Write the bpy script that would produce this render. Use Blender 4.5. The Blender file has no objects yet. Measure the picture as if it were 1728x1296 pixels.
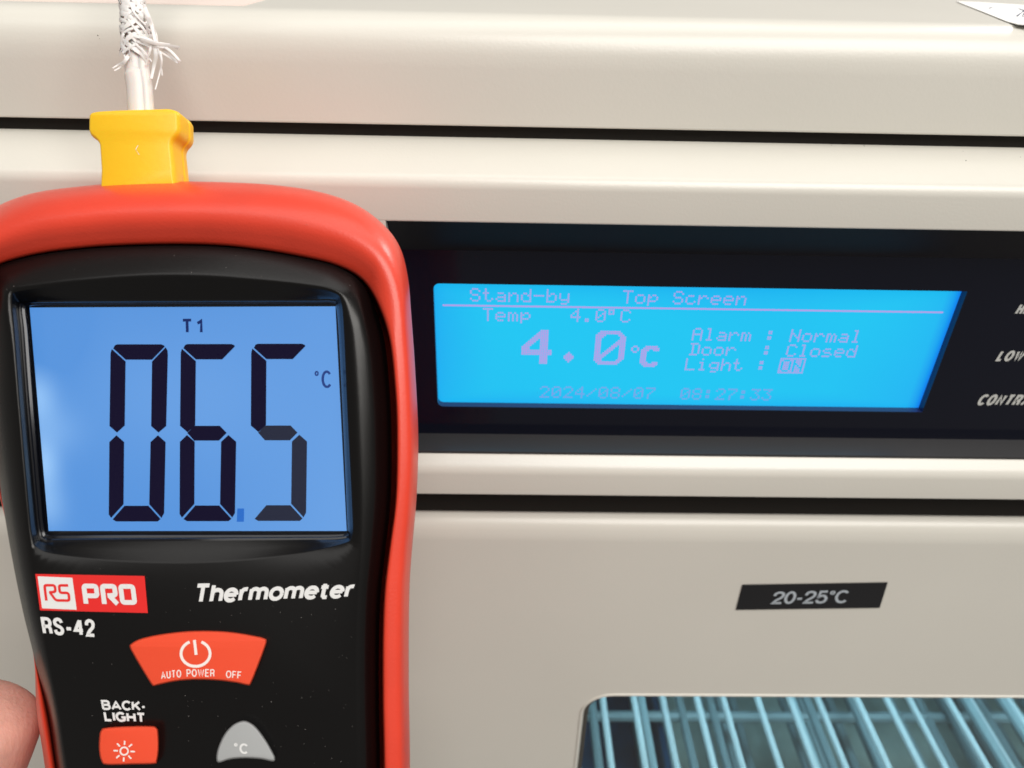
import bpy, bmesh, math, random
from mathutils import Vector, Matrix
from mathutils.geometry import tessellate_polygon
random.seed(7)
S = bpy.context.scene
COL = S.collection

# ------------------------------------------------------------------ camera
F = 1241.0                       # focal length in photo pixels (1728 wide)
nd = Vector((-48, 2022, 1241)).normalized()            # straight down, seen from the camera (x right, y down, z forward)
hd = Vector((67800, 847, 1241))
hd = (hd - nd * hd.dot(nd)).normalized()               # along the cabinet
fd = hd.cross(nd)                                      # into the cabinet
def to_world(q):                                       # image-frame direction -> world direction
    return Vector((q.dot(hd), q.dot(fd), -q.dot(nd)))
CAM = Vector((0, 0, 1.30))
cx = to_world(Vector((1, 0, 0))); cy = to_world(Vector((0, -1, 0))); cz = to_world(Vector((0, 0, -1)))
RC = Matrix((cx, cy, cz)).transposed()
CM = Matrix.Translation(CAM) @ RC.to_4x4()
cam = bpy.data.cameras.new('camera'); camo = bpy.data.objects.new('camera', cam); COL.objects.link(camo)
camo.matrix_world = CM
cam.sensor_width = 36; cam.lens = 36 * F / 1728
cam.clip_start = 0.005; cam.clip_end = 50
cam.dof.use_dof = True; cam.dof.focus_distance = 0.150; cam.dof.aperture_fstop = 21
S.camera = camo
S.render.resolution_x = 1024; S.render.resolution_y = 768

# ------------------------------------------------------------------ light
w = bpy.data.worlds.new("World"); S.world = w; w.use_nodes = True
bg = w.node_tree.nodes['Background']; bg.inputs[0].default_value = (1.0, 0.95, 0.88, 1); bg.inputs[1].default_value = 0.24
def area(name, loc, target, sx, sy, power, color):
    l = bpy.data.lights.new(name, 'AREA'); l.shape = 'RECTANGLE'; l.size = sx; l.size_y = sy; l.energy = power; l.color = color
    o = bpy.data.objects.new(name, l); COL.objects.link(o); o.location = loc
    o.rotation_euler = (Vector(target) - Vector(loc)).to_track_quat('-Z', 'Y').to_euler()
    return o
area('ceiling_lamp', (0.75, -1.0, 2.75), (0.1, 0.1, 1.2), 1.6, 1.2, 45, (1.0, 0.965, 0.91))
area('ceiling_panel', (-0.05, 0.25, 2.65), (0.0, 0.2, 1.2), 2.2, 0.75, 10, (1.0, 0.98, 0.95))
area('rear_ceiling_lamp', (1.75, 1.62, 2.75), (0, .15, 1.25), 0.55, 0.30, 26, (1.0, 0.98, 0.95))
S.view_settings.view_transform = 'Standard'; S.view_settings.look = 'None'; S.view_settings.gamma = 1
S.view_settings.exposure = 0
S.render.engine = 'CYCLES'

# ------------------------------------------------------------------ helpers
def W(px, py, Y):
    "point of the world plane at distance Y in front of the lens that the photo shows at px, py"
    d = to_world(Vector(((px - 864) / F, (py - 648) / F, 1)))
    return CAM + d * (Y / d.y)
def WZ(py, Y, px=1200): return W(px, py, Y).z
D1 = 0.128
def Lc(px, py, z=0.0):
    "camera-frame point, z metres in front of the meter's face"
    dep = D1 - z
    return Vector(((px - 864) / F * dep, -(py - 648) / F * dep, -dep))
def srgb(h):
    r = []
    for i in (0, 2, 4):
        c = int(h[i:i+2], 16) / 255
        r.append(c / 12.92 if c <= 0.04045 else ((c + 0.055) / 1.055) ** 2.4)
    return (*r, 1)
def mat(name, color, rough=0.5, metal=0, spec=0.5, bump=None, emit=None, estr=1, sss=0, coat=0, trans=0, var=0, vscale=30, stretch=None):
    m = bpy.data.materials.new(name); m.use_nodes = True; nt = m.node_tree; b = nt.nodes['Principled BSDF']
    c = srgb(color) if isinstance(color, str) else (*color, 1)
    b.inputs['Base Color'].default_value = c
    b.inputs['Roughness'].default_value = rough; b.inputs['Metallic'].default_value = metal
    b.inputs['Specular IOR Level'].default_value = spec
    b.inputs['Coat Weight'].default_value = coat; b.inputs['Coat Roughness'].default_value = 0.30
    b.inputs['Transmission Weight'].default_value = trans
    if sss:
        b.inputs['Subsurface Weight'].default_value = sss; b.inputs['Subsurface Radius'].default_value = (1, .35, .2); b.inputs['Subsurface Scale'].default_value = 0.003
    tc = nt.nodes.new('ShaderNodeTexCoord')
    if var:
        n = nt.nodes.new('ShaderNodeTexNoise'); n.inputs['Scale'].default_value = vscale; n.inputs['Detail'].default_value = 5
        nt.links.new(tc.outputs['Object'], n.inputs['Vector'])
        mx = nt.nodes.new('ShaderNodeMix'); mx.data_type = 'RGBA'; mx.blend_type = 'MULTIPLY'
        mx.inputs[0].default_value = 1; mx.inputs[6].default_value = c
        r = nt.nodes.new('ShaderNodeMapRange'); r.inputs[1].default_value = .3; r.inputs[2].default_value = .7
        r.inputs[3].default_value = 1 - var; r.inputs[4].default_value = 1.0
        nt.links.new(n.outputs[0], r.inputs[0]); nt.links.new(r.outputs[0], mx.inputs[7]); nt.links.new(mx.outputs[2], b.inputs['Base Color'])
    if bump:
        n = nt.nodes.new('ShaderNodeTexNoise'); n.inputs['Scale'].default_value = bump[0]; n.inputs['Detail'].default_value = 3
        src = tc.outputs['Object']
        if stretch:
            mp = nt.nodes.new('ShaderNodeMapping'); mp.inputs['Scale'].default_value = stretch; nt.links.new(src, mp.inputs[0]); src = mp.outputs[0]
        nt.links.new(src, n.inputs['Vector'])
        bp = nt.nodes.new('ShaderNodeBump'); bp.inputs['Strength'].default_value = bump[1]; bp.inputs['Distance'].default_value = bump[2]
        nt.links.new(n.outputs[0], bp.inputs['Height']); nt.links.new(bp.outputs[0], b.inputs['Normal'])
    if emit:
        b.inputs['Emission Color'].default_value = srgb(emit) if isinstance(emit, str) else (*emit, 1)
        b.inputs['Emission Strength'].default_value = estr
    return m
def link(name, me, m, parent=None):
    o = bpy.data.objects.new(name, me); COL.objects.link(o)
    if m: me.materials.append(m)
    if parent: o.parent = parent
    return o
def mesh(name, verts, faces, m, parent=None, smooth=True, org=None, angle=35):
    me = bpy.data.meshes.new(name)
    if org: verts = [Vector(v) - org for v in verts]
    me.from_pydata([tuple(v) for v in verts], [], faces)
    bm = bmesh.new(); bm.from_mesh(me); bmesh.ops.recalc_face_normals(bm, faces=bm.faces)
    for f in bm.faces: f.smooth = smooth
    if smooth:
        for e in bm.edges:
            if len(e.link_faces) == 2 and e.calc_face_angle(0) > math.radians(angle): e.smooth = False
    bm.to_mesh(me); bm.free(); me.update()
    return link(name, me, m, parent)
def empty(name, label, cat, M):
    o = bpy.data.objects.new(name, None); COL.objects.link(o); o.matrix_world = M; o.empty_display_size = .01
    o['label'] = label; o['category'] = cat
    return o
def catmull(pts, sub, closed=True):
    out = []; n = len(pts)
    for i in range(n if closed else n - 1):
        if closed: p0, p1, p2, p3 = pts[i-1], pts[i], pts[(i+1) % n], pts[(i+2) % n]
        else: p0, p1, p2, p3 = pts[max(i-1, 0)], pts[i], pts[i+1], pts[min(i+2, n-1)]
        for k in range(sub):
            t = k / sub
            out.append(tuple(0.5 * ((2*b) + (c-a)*t + (2*a-5*b+4*c-d)*t*t + (-a+3*b-3*c+d)*t**3) for a, b, c, d in zip(p0, p1, p2, p3)))
    if not closed: out.append(tuple(pts[-1]))
    return out
def loft(rings, cap0=False, cap1=False, closed=True):
    n = len(rings[0]); v = [p for r in rings for p in r]; f = []
    for i in range(len(rings) - 1):
        for j in range(n if closed else n - 1):
            a = i*n + j; b = i*n + (j+1) % n
            f.append((a, b, b+n, a+n))
    for on, base, rg in ((cap0, 0, rings[0]), (cap1, (len(rings)-1)*n, rings[-1])):
        if on: f += [tuple(base + q for q in t) for t in tessellate_polygon([rg])]
    return v, f
def fill_between(outer, inner):
    "flat sheet between two closed loops"
    bm = bmesh.new()
    for lp in (outer, inner):
        if not lp: continue
        vs = [bm.verts.new(p) for p in lp]
        for i in range(len(vs)): bm.edges.new((vs[i-1], vs[i]))
    bmesh.ops.triangle_fill(bm, use_beauty=True, edges=bm.edges[:])
    bm.verts.index_update(); bm.verts.ensure_lookup_table()
    v = [x.co.copy() for x in bm.verts]; f = [tuple(q.index for q in g.verts) for g in bm.faces]; bm.free()
    return v, f
def rrect(x0, x1, z0, z1, r, n=6):
    p = []
    for (cx_, cz_, a0) in ((x1-r, z1-r, 0), (x0+r, z1-r, 90), (x0+r, z0+r, 180), (x1-r, z0+r, 270)):
        for k in range(n+1):
            a = math.radians(a0 + 90*k/n); p.append((cx_ + r*math.cos(a), cz_ + r*math.sin(a)))
    return p
def EA(cx_, cy_, rx, ry, a0, a1, n=16):
    return [(cx_ + rx*math.cos(math.radians(a0 + (a1-a0)*k/n)), cy_ + ry*math.sin(math.radians(a0 + (a1-a0)*k/n))) for k in range(n+1)]
def CR(p): return [tuple(q[:2]) for q in catmull([(a, b, 0) for a, b in p], 4, False)]
GL = {   # centre lines of a plain sans-serif alphabet, cap height 1: (width, strokes)
'A': (.74, [[(0, 0), (.37, 1), (.74, 0)], [(.12, .30), (.62, .30)]]),
'B': (.60, [[(0, 0), (0, 1), (.34, 1)] + EA(.34, .765, .22, .235, 80, -80, 8) + [(.34, .53), (0, .53)], [(.30, .53), (.36, .53)] + EA(.36, .265, .24, .265, 80, -80, 8) + [(.34, 0), (0, 0)]]),
'C': (.66, [EA(.36, .5, .36, .5, 42, 318, 22)]),
'E': (.54, [[(.54, 1), (0, 1), (0, 0), (.54, 0)], [(0, .52), (.50, .52)]]),
'F': (.52, [[(.52, 1), (0, 1), (0, 0)], [(0, .50), (.46, .50)]]),
'G': (.70, [EA(.36, .5, .36, .5, 42, 300, 22) + [(.66, .12), (.70, .44), (.40, .44)]]),
'H': (.60, [[(0, 0), (0, 1)], [(.6, 0), (.6, 1)], [(0, .52), (.6, .52)]]),
'I': (.0, [[(0, 0), (0, 1)]]),
'K': (.60, [[(0, 0), (0, 1)], [(.58, 1), (.02, .38)], [(.20, .58), (.62, 0)]]),
'L': (.50, [[(0, 1), (0, 0), (.5, 0)]]),
'N': (.60, [[(0, 0), (0, 1), (.6, 0), (.6, 1)]]),
'O': (.72, [EA(.36, .5, .36, .5, 0, 360, 28)]),
'P': (.56, [[(0, 0), (0, 1), (.32, 1)] + EA(.32, .72, .24, .28, 80, -80, 8) + [(.32, .44), (0, .44)]]),
'R': (.60, [[(0, 0), (0, 1), (.34, 1)] + EA(.34, .74, .24, .26, 80, -80, 8) + [(.34, .48), (0, .48)], [(.34, .48), (.46, .44), (.54, .32), (.56, .0)]]),
'S': (.60, [CR([(.58, .76), (.50, .94), (.30, 1), (.10, .93), (.03, .76), (.11, .61), (.30, .52), (.50, .42), (.59, .26), (.51, .07), (.30, 0), (.08, .07), (0, .26)])]),
'T': (.60, [[(0, 1), (.6, 1)], [(.3, 1), (.3, 0)]]),
'U': (.60, [[(0, 1), (0, .3)] + EA(.3, .3, .3, .3, 190, 350, 12) + [(.6, .3), (.6, 1)]]),
'W': (.96, [[(0, 1), (.24, 0), (.48, 1), (.72, 0), (.96, 1)]]),
'h': (.46, [[(0, 0), (0, 1)], [(0, .46)] + EA(.23, .46, .23, .24, 165, 5, 10) + [(.46, .42), (.46, 0)]]),
'e': (.54, [[(0.02, .36), (.54, .36)], EA(.27, .35, .27, .35, 0, 318, 20)]),
'r': (.28, [[(0, 0), (0, .70)], CR([(0, .42), (.06, .62), (.18, .70), (.30, .69)])]),
'm': (.78, [[(0, 0), (0, .70)], [(0, .46)] + EA(.195, .48, .195, .22, 165, 5, 10) + [(.39, .42), (.39, 0)], [(.39, .46)] + EA(.585, .48, .195, .22, 165, 5, 10) + [(.78, .42), (.78, 0)]]),
'o': (.56, [EA(.28, .35, .28, .35, 0, 360, 24)]),
't': (.30, [[(.10, .92), (.10, .12), (.18, 0), (.32, .01)], [(-.06, .70), (.30, .70)]]),
'0': (.54, [EA(.27, .5, .27, .5, 0, 360, 26)]),
'1': (.28, [[(0, .74), (.16, .82), (.28, 1), (.28, 0)]]),
'2': (.56, [CR([(.01, .68), (.06, .90), (.28, 1), (.50, .91), (.55, .72), (.47, .52), (.20, .26), (.03, .0)]) + [(.57, 0)]]),
'4': (.62, [[(.44, 0), (.44, 1)], [(.42, .98), (0, .30), (.62, .30)]]),
'5': (.56, [[(.54, 1), (.12, 1)] + CR([(.05, .50), (.24, .62), (.44, .58), (.56, .34), (.47, .08), (.25, 0), (.06, .07), (0, .24)])]),
'-': (.30, [[(0, .38), (.30, .38)]]), '°': (.24, [EA(.12, .88, .12, .12, 0, 360, 14)]), ' ': (.3, [])}
def glyphs(s, wgt, aspect=None, space=.12, shear=0.0):
    "list of stroke outlines [(left,right)...] in a box 1 high; width fitted to aspect"
    hy = .26*s.count('-'); tot = sum(GL[c][0] for c in s if c != '-'); k = 1.0
    if aspect: k = max(.3, (aspect - shear - hy - wgt*len(s) - space*(len(s)-1))/tot)
    k0 = k
    H = 1 - wgt; x = wgt/2; out = []
    for c in s:
        w_, st = GL[c]; k = .26/.30 if c == '-' else k0
        for ln in st:
            ww = wgt*(.62 if c == '°' else 1)
            P = [Vector((x + a*k, wgt/2 + b*H)) for a, b in ln]; L = []
            for i, p in enumerate(P):
                a = P[max(i-1, 0)]; b = P[min(i+1, len(P)-1)]
                if 0 < i < len(P)-1 and (p-a).length > 1e-6 and (b-p).length > 1e-6:
                    d1 = (p-a).normalized(); d2 = (b-p).normalized(); t = d1 + d2; t = t.normalized() if t.length > 1e-5 else d1
                    nn = Vector((-t.y, t.x)); cc = max(.55, nn.dot(Vector((-d1.y, d1.x))))
                else:
                    d = (b-a).normalized(); nn = Vector((-d.y, d.x)); cc = 1
                L.append((p + nn*ww/2/cc, p - nn*ww/2/cc))
            out.append([tuple(Vector((q.x + shear*q.y, min(1.0, max(0.0, q.y)))) for q in pr) for pr in L])
        x += w_*k + wgt + space
    return out, x - space - wgt/2 + shear
def text_fit(name, s, fn, m, parent, wgt=.17, shear=0.0, aspect=4.0, space=.12):
    "fn maps u,v (0..1 over the box of the letters) and a tiny lift to a point"
    st, wd = glyphs(s, wgt, aspect, space, shear); v, f = [], []
    for n_, L in enumerate(st):
        k = len(v)
        for a, b in L: v += [fn(a.x/wd, a.y, n_*.000007), fn(b.x/wd, b.y, n_*.000007)]
        f += [(k+2*i, k+2*i+1, k+2*i+3, k+2*i+2) for i in range(len(L)-1)]
    return mesh(name, v, f, m, parent, smooth=False)
def bil(q, u, v):   # q = TL,TR,BR,BL ; v up
    tl, tr, br, bl = q
    return tuple((tl[i]*(1-u) + tr[i]*u)*v + (bl[i]*(1-u) + br[i]*u)*(1-v) for i in (0, 1))

# ------------------------------------------------------------------ materials
M_cream = mat('cream_powder_coat', (0.70, 0.68, 0.62), 0.30, bump=(1500, .10, .0003), var=.04, vscale=14, coat=.15)
M_gap = mat('dark_joint_and_shade', (0.014, 0.012, 0.010), 0.8, spec=.2)
M_fascia = mat('black_fascia', (0.004, 0.005, 0.012), 0.12, spec=.3)  # navy cast puts the glow around the display into the base colour
M_fascia_edge = mat('black_fascia_edge', (0.005, 0.004, 0.008), 0.4, spec=.2)
M_red = mat('red_rubber', (0.72, 0.048, 0.020), 0.42, bump=(2600, .45, .0001), spec=.5, coat=.35, var=.10, vscale=90)
M_black = mat('black_abs', (0.0028, 0.0025, 0.0026), 0.27, bump=(6000, .2, .00003), spec=.34)
M_gloss = mat('gloss_black', (0.004, 0.004, 0.006), 0.10, spec=.5)
M_yellow = mat('yellow_plastic', (0.86, 0.52, 0.010), 0.42, sss=.25, bump=(900, .15, .0002))
M_btn = mat('red_silicone', (0.80, 0.075, 0.028), 0.46, bump=(4000, .2, .00005), sss=.1)
M_grey = mat('grey_silicone', (0.36, 0.37, 0.375), 0.5, bump=(4000, .2, .00005))
M_print = mat('white_print', (0.72, 0.72, 0.72), 0.5)
M_print2 = mat('pale_print', (0.85, 0.78, 0.74), 0.5)
M_redprint = mat('red_print', (0.72, 0.022, 0.020), 0.4)
M_seg = mat('lcd_segment', (0.003, 0.0015, 0.01), 0.5, spec=.02, emit=(.0012, .0006, .011))
M_seg2 = mat('lcd_segment_faint', (0.01, 0.02, 0.06), 0.5, spec=.05, emit=(.012, .035, .17))
M_seg3 = mat('lcd_decimal', (0.01, 0.03, 0.1), 0.5, spec=.05, emit=(.015, .13, .50))
M_skin = mat('skin', (0.72, 0.42, 0.34), 0.45, sss=.3, bump=(1300, .5, .00025), stretch=(1.3, .3, 1), var=.16, vscale=260)
M_white = mat('white_sheath', (0.74, 0.68, 0.65), 0.35, sss=.4)
M_braid = mat('braid_fibre', (0.80, 0.76, 0.74), 0.35, sss=.12, spec=.5)
M_paper = mat('paper', (0.85, 0.85, 0.84), 0.8)
M_ink = mat('pen_ink', (0.04, 0.05, 0.12), 0.5)
M_wire = mat('white_coated_wire', (0.38, 0.43, 0.45), 0.35)
M_wire2 = mat('dimmed_wire', (0.17, 0.23, 0.25), 0.5)  # darker copy of the wire colour so the lower shelves read dimmer
M_reflection = mat('dark_blue_reflection', (0.004, 0.035, 0.085), 0.35, var=.5, vscale=60)
M_inner = mat('chamber_lining', (0.34, 0.42, 0.40), 0.35, var=.5, vscale=25)  # grey-green tone stands in for room reflections on the door glass
M_dust = mat('dust', (0.45, 0.42, 0.40), 0.8)
M_dirt = mat('dirt_speck', (0.07, 0.06, 0.05), 0.8)
M_gasket = mat('gasket', (0.05, 0.047, 0.04), 0.5)
M_cream2 = mat('cream_cover', (0.70, 0.62, 0.55), 0.5)
M_pinkish = mat('pink_top_reflection', (0.78, 0.66, 0.60), 0.6)

def lcd_mat(name, base, left, pos, axis_gain):
    m = bpy.data.materials.new(name); m.use_nodes = True; nt = m.node_tree; b = nt.nodes['Principled BSDF']
    b.inputs['Base Color'].default_value = (.01, .02, .04, 1); b.inputs['Roughness'].default_value = .25; b.inputs['Specular IOR Level'].default_value = .3
    a = nt.nodes.new('ShaderNodeAttribute'); a.attribute_name = 'glow'
    mx = nt.nodes.new('ShaderNodeMix'); mx.data_type = 'RGBA'
    mx.inputs[6].default_value = srgb(base); mx.inputs[7].default_value = srgb(left)
    nt.links.new(a.outputs['Fac'], mx.inputs[0]); nt.links.new(mx.outputs[2], b.inputs['Emission Color'])
    b.inputs['Emission Strength'].default_value = axis_gain
    return m
def glow_grid(name, quadfn, nx, ny, gfn, m, parent):
    v = [quadfn(i/nx, j/ny) for j in range(ny+1) for i in range(nx+1)]
    f = [(j*(nx+1)+i, j*(nx+1)+i+1, (j+1)*(nx+1)+i+1, (j+1)*(nx+1)+i) for j in range(ny) for i in range(nx)]
    o = mesh(name, v, f, m, parent, smooth=False)
    at = o.data.attributes.new('glow', 'FLOAT', 'POINT')
    for j in range(ny+1):
        for i in range(nx+1): at.data[j*(nx+1)+i].value = gfn(i/nx, j/ny)
    return o

# glass for the cabinet door and the meter window: see-through with a sharp reflection
def glass_mat(name, tint, refl, rough=0.02):
    m = bpy.data.materials.new(name); m.use_nodes = True; nt = m.node_tree; nt.nodes.clear()
    out = nt.nodes.new('ShaderNodeOutputMaterial'); t = nt.nodes.new('ShaderNodeBsdfTransparent'); g = nt.nodes.new('ShaderNodeBsdfGlossy')
    mx = nt.nodes.new('ShaderNodeMixShader'); lw = nt.nodes.new('ShaderNodeLayerWeight'); pw = nt.nodes.new('ShaderNodeMath'); pw.operation = 'POWER'; pw.inputs[1].default_value = 4
    fr = nt.nodes.new('ShaderNodeMath'); fr.operation = 'MULTIPLY_ADD'; fr.inputs[1].default_value = .9; fr.inputs[2].default_value = refl
    nt.links.new(lw.outputs['Facing'], pw.inputs[0]); nt.links.new(pw.outputs[0], fr.inputs[0])
    t.inputs[0].default_value = (*tint, 1); g.inputs['Roughness'].default_value = rough
    nt.links.new(fr.outputs[0], mx.inputs[0]); nt.links.new(t.outputs[0], mx.inputs[1]); nt.links.new(g.outputs[0], mx.inputs[2]); nt.links.new(mx.outputs[0], out.inputs[0])
    return m
M_glass = glass_mat('door_glass', (.80, .93, .95), .07)
M_lens = glass_mat('meter_window', (.97, .98, 1.0), .03, .05)

# ================================================================== the cabinet
Yu, Yf, Yp, Yl, Yd = 0.176, 0.163, 0.172, 0.162, 0.166       # upper front, module face, black fascia, lower lip, door face
XL, XR = -0.32, 0.55
fr = empty('refrigerator', 'cream laboratory refrigerator front with black control panel and blue display', 'refrigerator', Matrix.Translation((0.1, Yf, WZ(1296, Yf))))
FO = Vector(fr.location)
def extrude_profile(name, pts, m, parent, x0=XL, x1=XR, org=FO, angle=50):
    "pts = (Y, Z) list, extruded along the cabinet, cut in several strips"
    N = 10; rings = []
    for k in range(N+1):
        x = x0 + (x1-x0)*k/N; rings.append([Vector((x, y, z)) for y, z in pts])
    v, f = loft(rings, closed=False)
    f.append(tuple(range(len(pts)))) if len(pts) > 3 else None
    return mesh(name, v, f, m, parent, org=org, angle=angle)
def arc2(c, r, a0, a1, n=8):
    return [(c[0] + r*math.cos(math.radians(a0 + (a1-a0)*k/n)), c[1] + r*math.sin(math.radians(a0 + (a1-a0)*k/n))) for k in range(n+1)]
def roundp(pts, radii, n=7):
    "round the corners of an open polyline"
    out = [pts[0]]
    for i in range(1, len(pts)-1):
        r = radii[i-1]
        p = Vector(pts[i]); a = (Vector(pts[i-1]) - p); b = (Vector(pts[i+1]) - p)
        if r <= 0: out.append(tuple(p)); continue
        t = min(r, a.length*.49, b.length*.49)
        A = p + a.normalized()*t; B = p + b.normalized()*t
        for k in range(n+1):
            u = k/n; q = A*(1-u)**2 + p*2*u*(1-u) + B*u*u; out.append((q.x, q.y))
    out.append(pts[-1]); return out
zt = WZ(36, Yu)
# upper housing
extrude_profile('upper_housing', roundp([(0.60, zt), (Yu, zt), (Yu, WZ(221, Yu)), (0.60, WZ(221, Yu))], [.0105, .0006]), M_cream, fr)
# dark joint behind
extrude_profile('joint', [(0.1783, WZ(212, .1783)), (0.1783, WZ(240, .1783)), (0.206, WZ(240, .1783)), (0.206, WZ(212, .1783))], M_gap, fr)
# module upper lip
zg = WZ(234, Yu + .0035) - .0012
extrude_profile('module_upper_lip', roundp([(0.30, zg + .0022), (Yu + .0035, zg + .0012), (Yf + .0010, WZ(305, Yf + .001)), (Yf, WZ(320, Yf)), (Yf, WZ(383, Yf)), (Yf + .004, WZ(383, Yf) + .0002), (0.30, WZ(383, Yf) + .0002)], [.002, .0035, .003, .0006, 0]), M_cream, fr)
zb = WZ(770, Yf + .0022)
extrude_profile('module_lower_lip', roundp([(0.30, zb - .0001), (Yf + .0022, zb), (Yl, WZ(797, Yl)), (Yl, WZ(839, Yl)), (Yl + .003, WZ(839, Yl) - .0004), (0.30, WZ(839, Yl) - .0004)], [.0004, .0018, .0006, 0]), M_cream, fr)
extrude_profile('joint', [(0.1690, WZ(830, .169)), (0.1690, WZ(866, .169)), (0.200, WZ(866, .169)), (0.200, WZ(830, .169))], M_gap, fr)  # near-black block across the seam stands in for shade under the lip
# end piece left of the fascia
xe = W(664, 560, Yf).x
mesh('module_end_panel', *loft([[Vector((x, y, z)) for x, y in ((XL, Yf), (xe, Yf), (xe, Yf + .02), (XL, Yf + .02))] for z in (WZ(383, Yf) + .0003, zb - .0003)]), M_cream, fr, org=FO)

# ---- black fascia with display window
ztop_f, zbot_f = WZ(383, Yf), zb
lcd_tl, lcd_br = W(731, 478, Yp), W(1556, 697, Yp)
x0 = (W(731, 478, Yp).x + W(739, 684, Yp).x)/2; x1 = (W(1632, 492, Yp).x + W(1556, 697, Yp).x)/2
z1 = (W(731, 478, Yp).z + W(1632, 492, Yp).z)/2; z0 = (W(739, 684, Yp).z + W(1556, 697, Yp).z)/2
print('LCD', W(731,478,Yp), W(739,684,Yp), W(1632,492,Yp), W(1556,697,Yp))
za, zc_ = WZ(429, Yp), WZ(736.5, Yp)
outer = [(xe, za), (XR, za), (XR, zc_), (xe, zc_)]
hole = [(x1, z1), *rrect(x0, x1, z0, z1, .0016)[7:21], (x1, z0)]
v, f = fill_between([Vector((a, Yp, b)) for a, b in outer], [Vector((a, Yp, b)) for a, b in hole])
fas = mesh('control_panel', v, f, M_fascia, fr, smooth=False, org=FO)
v, f = loft([[Vector((a, Yp, b)) for a, b in hole], [Vector((a, Yp + .0022, b)) for a, b in hole]])
mesh('display_rim', v, f, mat('display_rim_navy', (.02, .03, .10), .15), fas, org=FO)
extrude_profile('upper_bevel', [(Yf + .0015, ztop_f - .0001), (Yp, za), (Yp + .002, za), (Yp + .002, ztop_f)], M_fascia_edge, fas, x0=xe)
lb = [(Yp + .002, zc_), (Yp, zc_), (Yf + .0022, WZ(766, Yf + .0022)), (Yf + .0022, zb + .00005), (Yp + .002, zb + .00005)]
M_lb = mat('dark_grey_bevel', (0.030, 0.030, 0.033), 0.38, spec=.6)  # lighter than the upper bevel: light on the upturned face put into colour
extrude_profile('lower_bevel', lb, M_lb, fas, x0=xe)
Ys = Yp + .0023
M_screen = lcd_mat('blue_backlight', '12C4F0', '1070EE', None, 1.0)
def g1(u, v):
    e = max(0, min(u*9, (1-u)*5, v*7, (1-v)*4, 1)); return .35*(1 - e**.6) + .8*math.exp(-((1-u)/.016)**2) + .05*math.sin(u*9 + v*3)
scr = glow_grid('display_screen', lambda u, v: Vector((x0 - .001 + (x1-x0+.002)*u, Ys, z0 - .001 + (z1-z0+.002)*v)) - FO, 60, 20, g1, M_screen, fas)
M_dot = mat('lcd_pixels', (.04, .02, .06), .5, spec=.1, emit='BC9CE6', estr=.95)
M_dotf = mat('lcd_pixels_faint', (.03, .03, .06), .5, spec=.1, emit='8A96E4', estr=.95)
FONT = {
'S': "01110 10001 10000 01110 00001 10001 01110", 't': "01000 01000 11100 01000 01000 01001 00110", 'a': "00000 00000 01110 00001 01111 10001 01111",
'n': "00000 00000 10110 11001 10001 10001 10001", 'd': "00001 00001 01101 10011 10001 10001 01111", '-': "00000 00000 00000 11111 00000 00000 00000",
'b': "10000 10000 10110 11001 10001 10001 11110", 'y': "00000 00000 10001 10001 10001 01111 00001 01110", 'T': "11111 00100 00100 00100 00100 00100 00100",
'o': "00000 00000 01110 10001 10001 10001 01110", 'p': "00000 00000 10110 11001 10001 11110 10000 10000", 'c': "00000 00000 01110 10000 10000 10001 01110",
'r': "00000 00000 10110 11001 10000 10000 10000", 'e': "00000 00000 01110 10001 11111 10000 01110", 'm': "00000 00000 11010 10101 10101 10101 10101",
'4': "00010 00110 01010 10010 11111 00010 00010", '.': "00000 00000 00000 00000 00000 01100 01100", '0': "01110 10001 10011 10101 11001 10001 01110",
'*': "11100 10100 11100 00000 00000 00000 00000", 'C': "01110 10001 10000 10000 10000 10001 01110", 'A': "01110 10001 10001 11111 10001 10001 10001",
'l': "01100 00100 00100 00100 00100 00100 01110", ':': "00000 01100 01100 00000 01100 01100 00000", 'N': "10001 10001 11001 10101 10011 10001 10001",
'D': "11110 01001 01001 01001 01001 01001 11110", 's': "00000 00000 01110 10000 01110 00001 11110", 'L': "10000 10000 10000 10000 10000 10000 11111",
'i': "00100 00000 01100 00100 00100 00100 01110", 'g': "00000 00000 01111 10001 10001 01111 00001 01110", 'h': "10000 10000 10110 11001 10001 10001 10001",
'O': "01110 10001 10001 10001 10001 10001 01110", '2': "01110 10001 00001 00010 00100 01000 11111", '/': "00000 00001 00010 00100 01000 10000 00000",
'8': "01110 10001 10001 01110 10001 10001 01110", '7': "11111 00001 00010 00100 01000 01000 01000", '3': "11111 00010 00100 00010 00001 10001 01110", ' ': "00000 "*7}
sx0, sx1 = W(747, 519, Ys).x, W(1592, 525, Ys).x
dp = (sx1 - sx0)/240
Yt = Ys - .00012
def dots(name, cells, ztop, m, vz=None, gap=.24, parent=None):
    v = []; f = []
    for (c, r) in cells:
        a = sx0 + (c + gap/2)*dp; b = sx0 + (c + 1 - gap/2)*dp; t = ztop - (r + gap/2)*dp; u = ztop - (r + 1 - gap/2)*dp
        k = len(v); v += [Vector((a, Yt, t)), Vector((b, Yt, t)), Vector((b, Yt, u)), Vector((a, Yt, u))]; f.append((k, k+1, k+2, k+3))
    return mesh(name, v, f, m, parent or scr, smooth=False, org=FO)
def line(s, col, ytop, m=M_dot, px=1000, parent=None, invert=False):
    cells = []
    for i, ch in enumerate(s):
        rows = FONT[ch].split()
        for r, row in enumerate(rows):
            for c, b in enumerate(row):
                if b == '1': cells.append((col + 6*i + c, r))
    if invert:
        cs = set(cells); cells = [(c, r) for c in range(col - 1, col + 6*len(s)) for r in range(-1, 8) if (c, r) not in cs]
    dots('screen_text', cells, W(px, ytop, Yt).z, m)
def colof(px, py): return (W(px, py, Yt).x - sx0)/dp
line('Stand-by', round(colof(792, 500)), 487, px=870)
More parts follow.
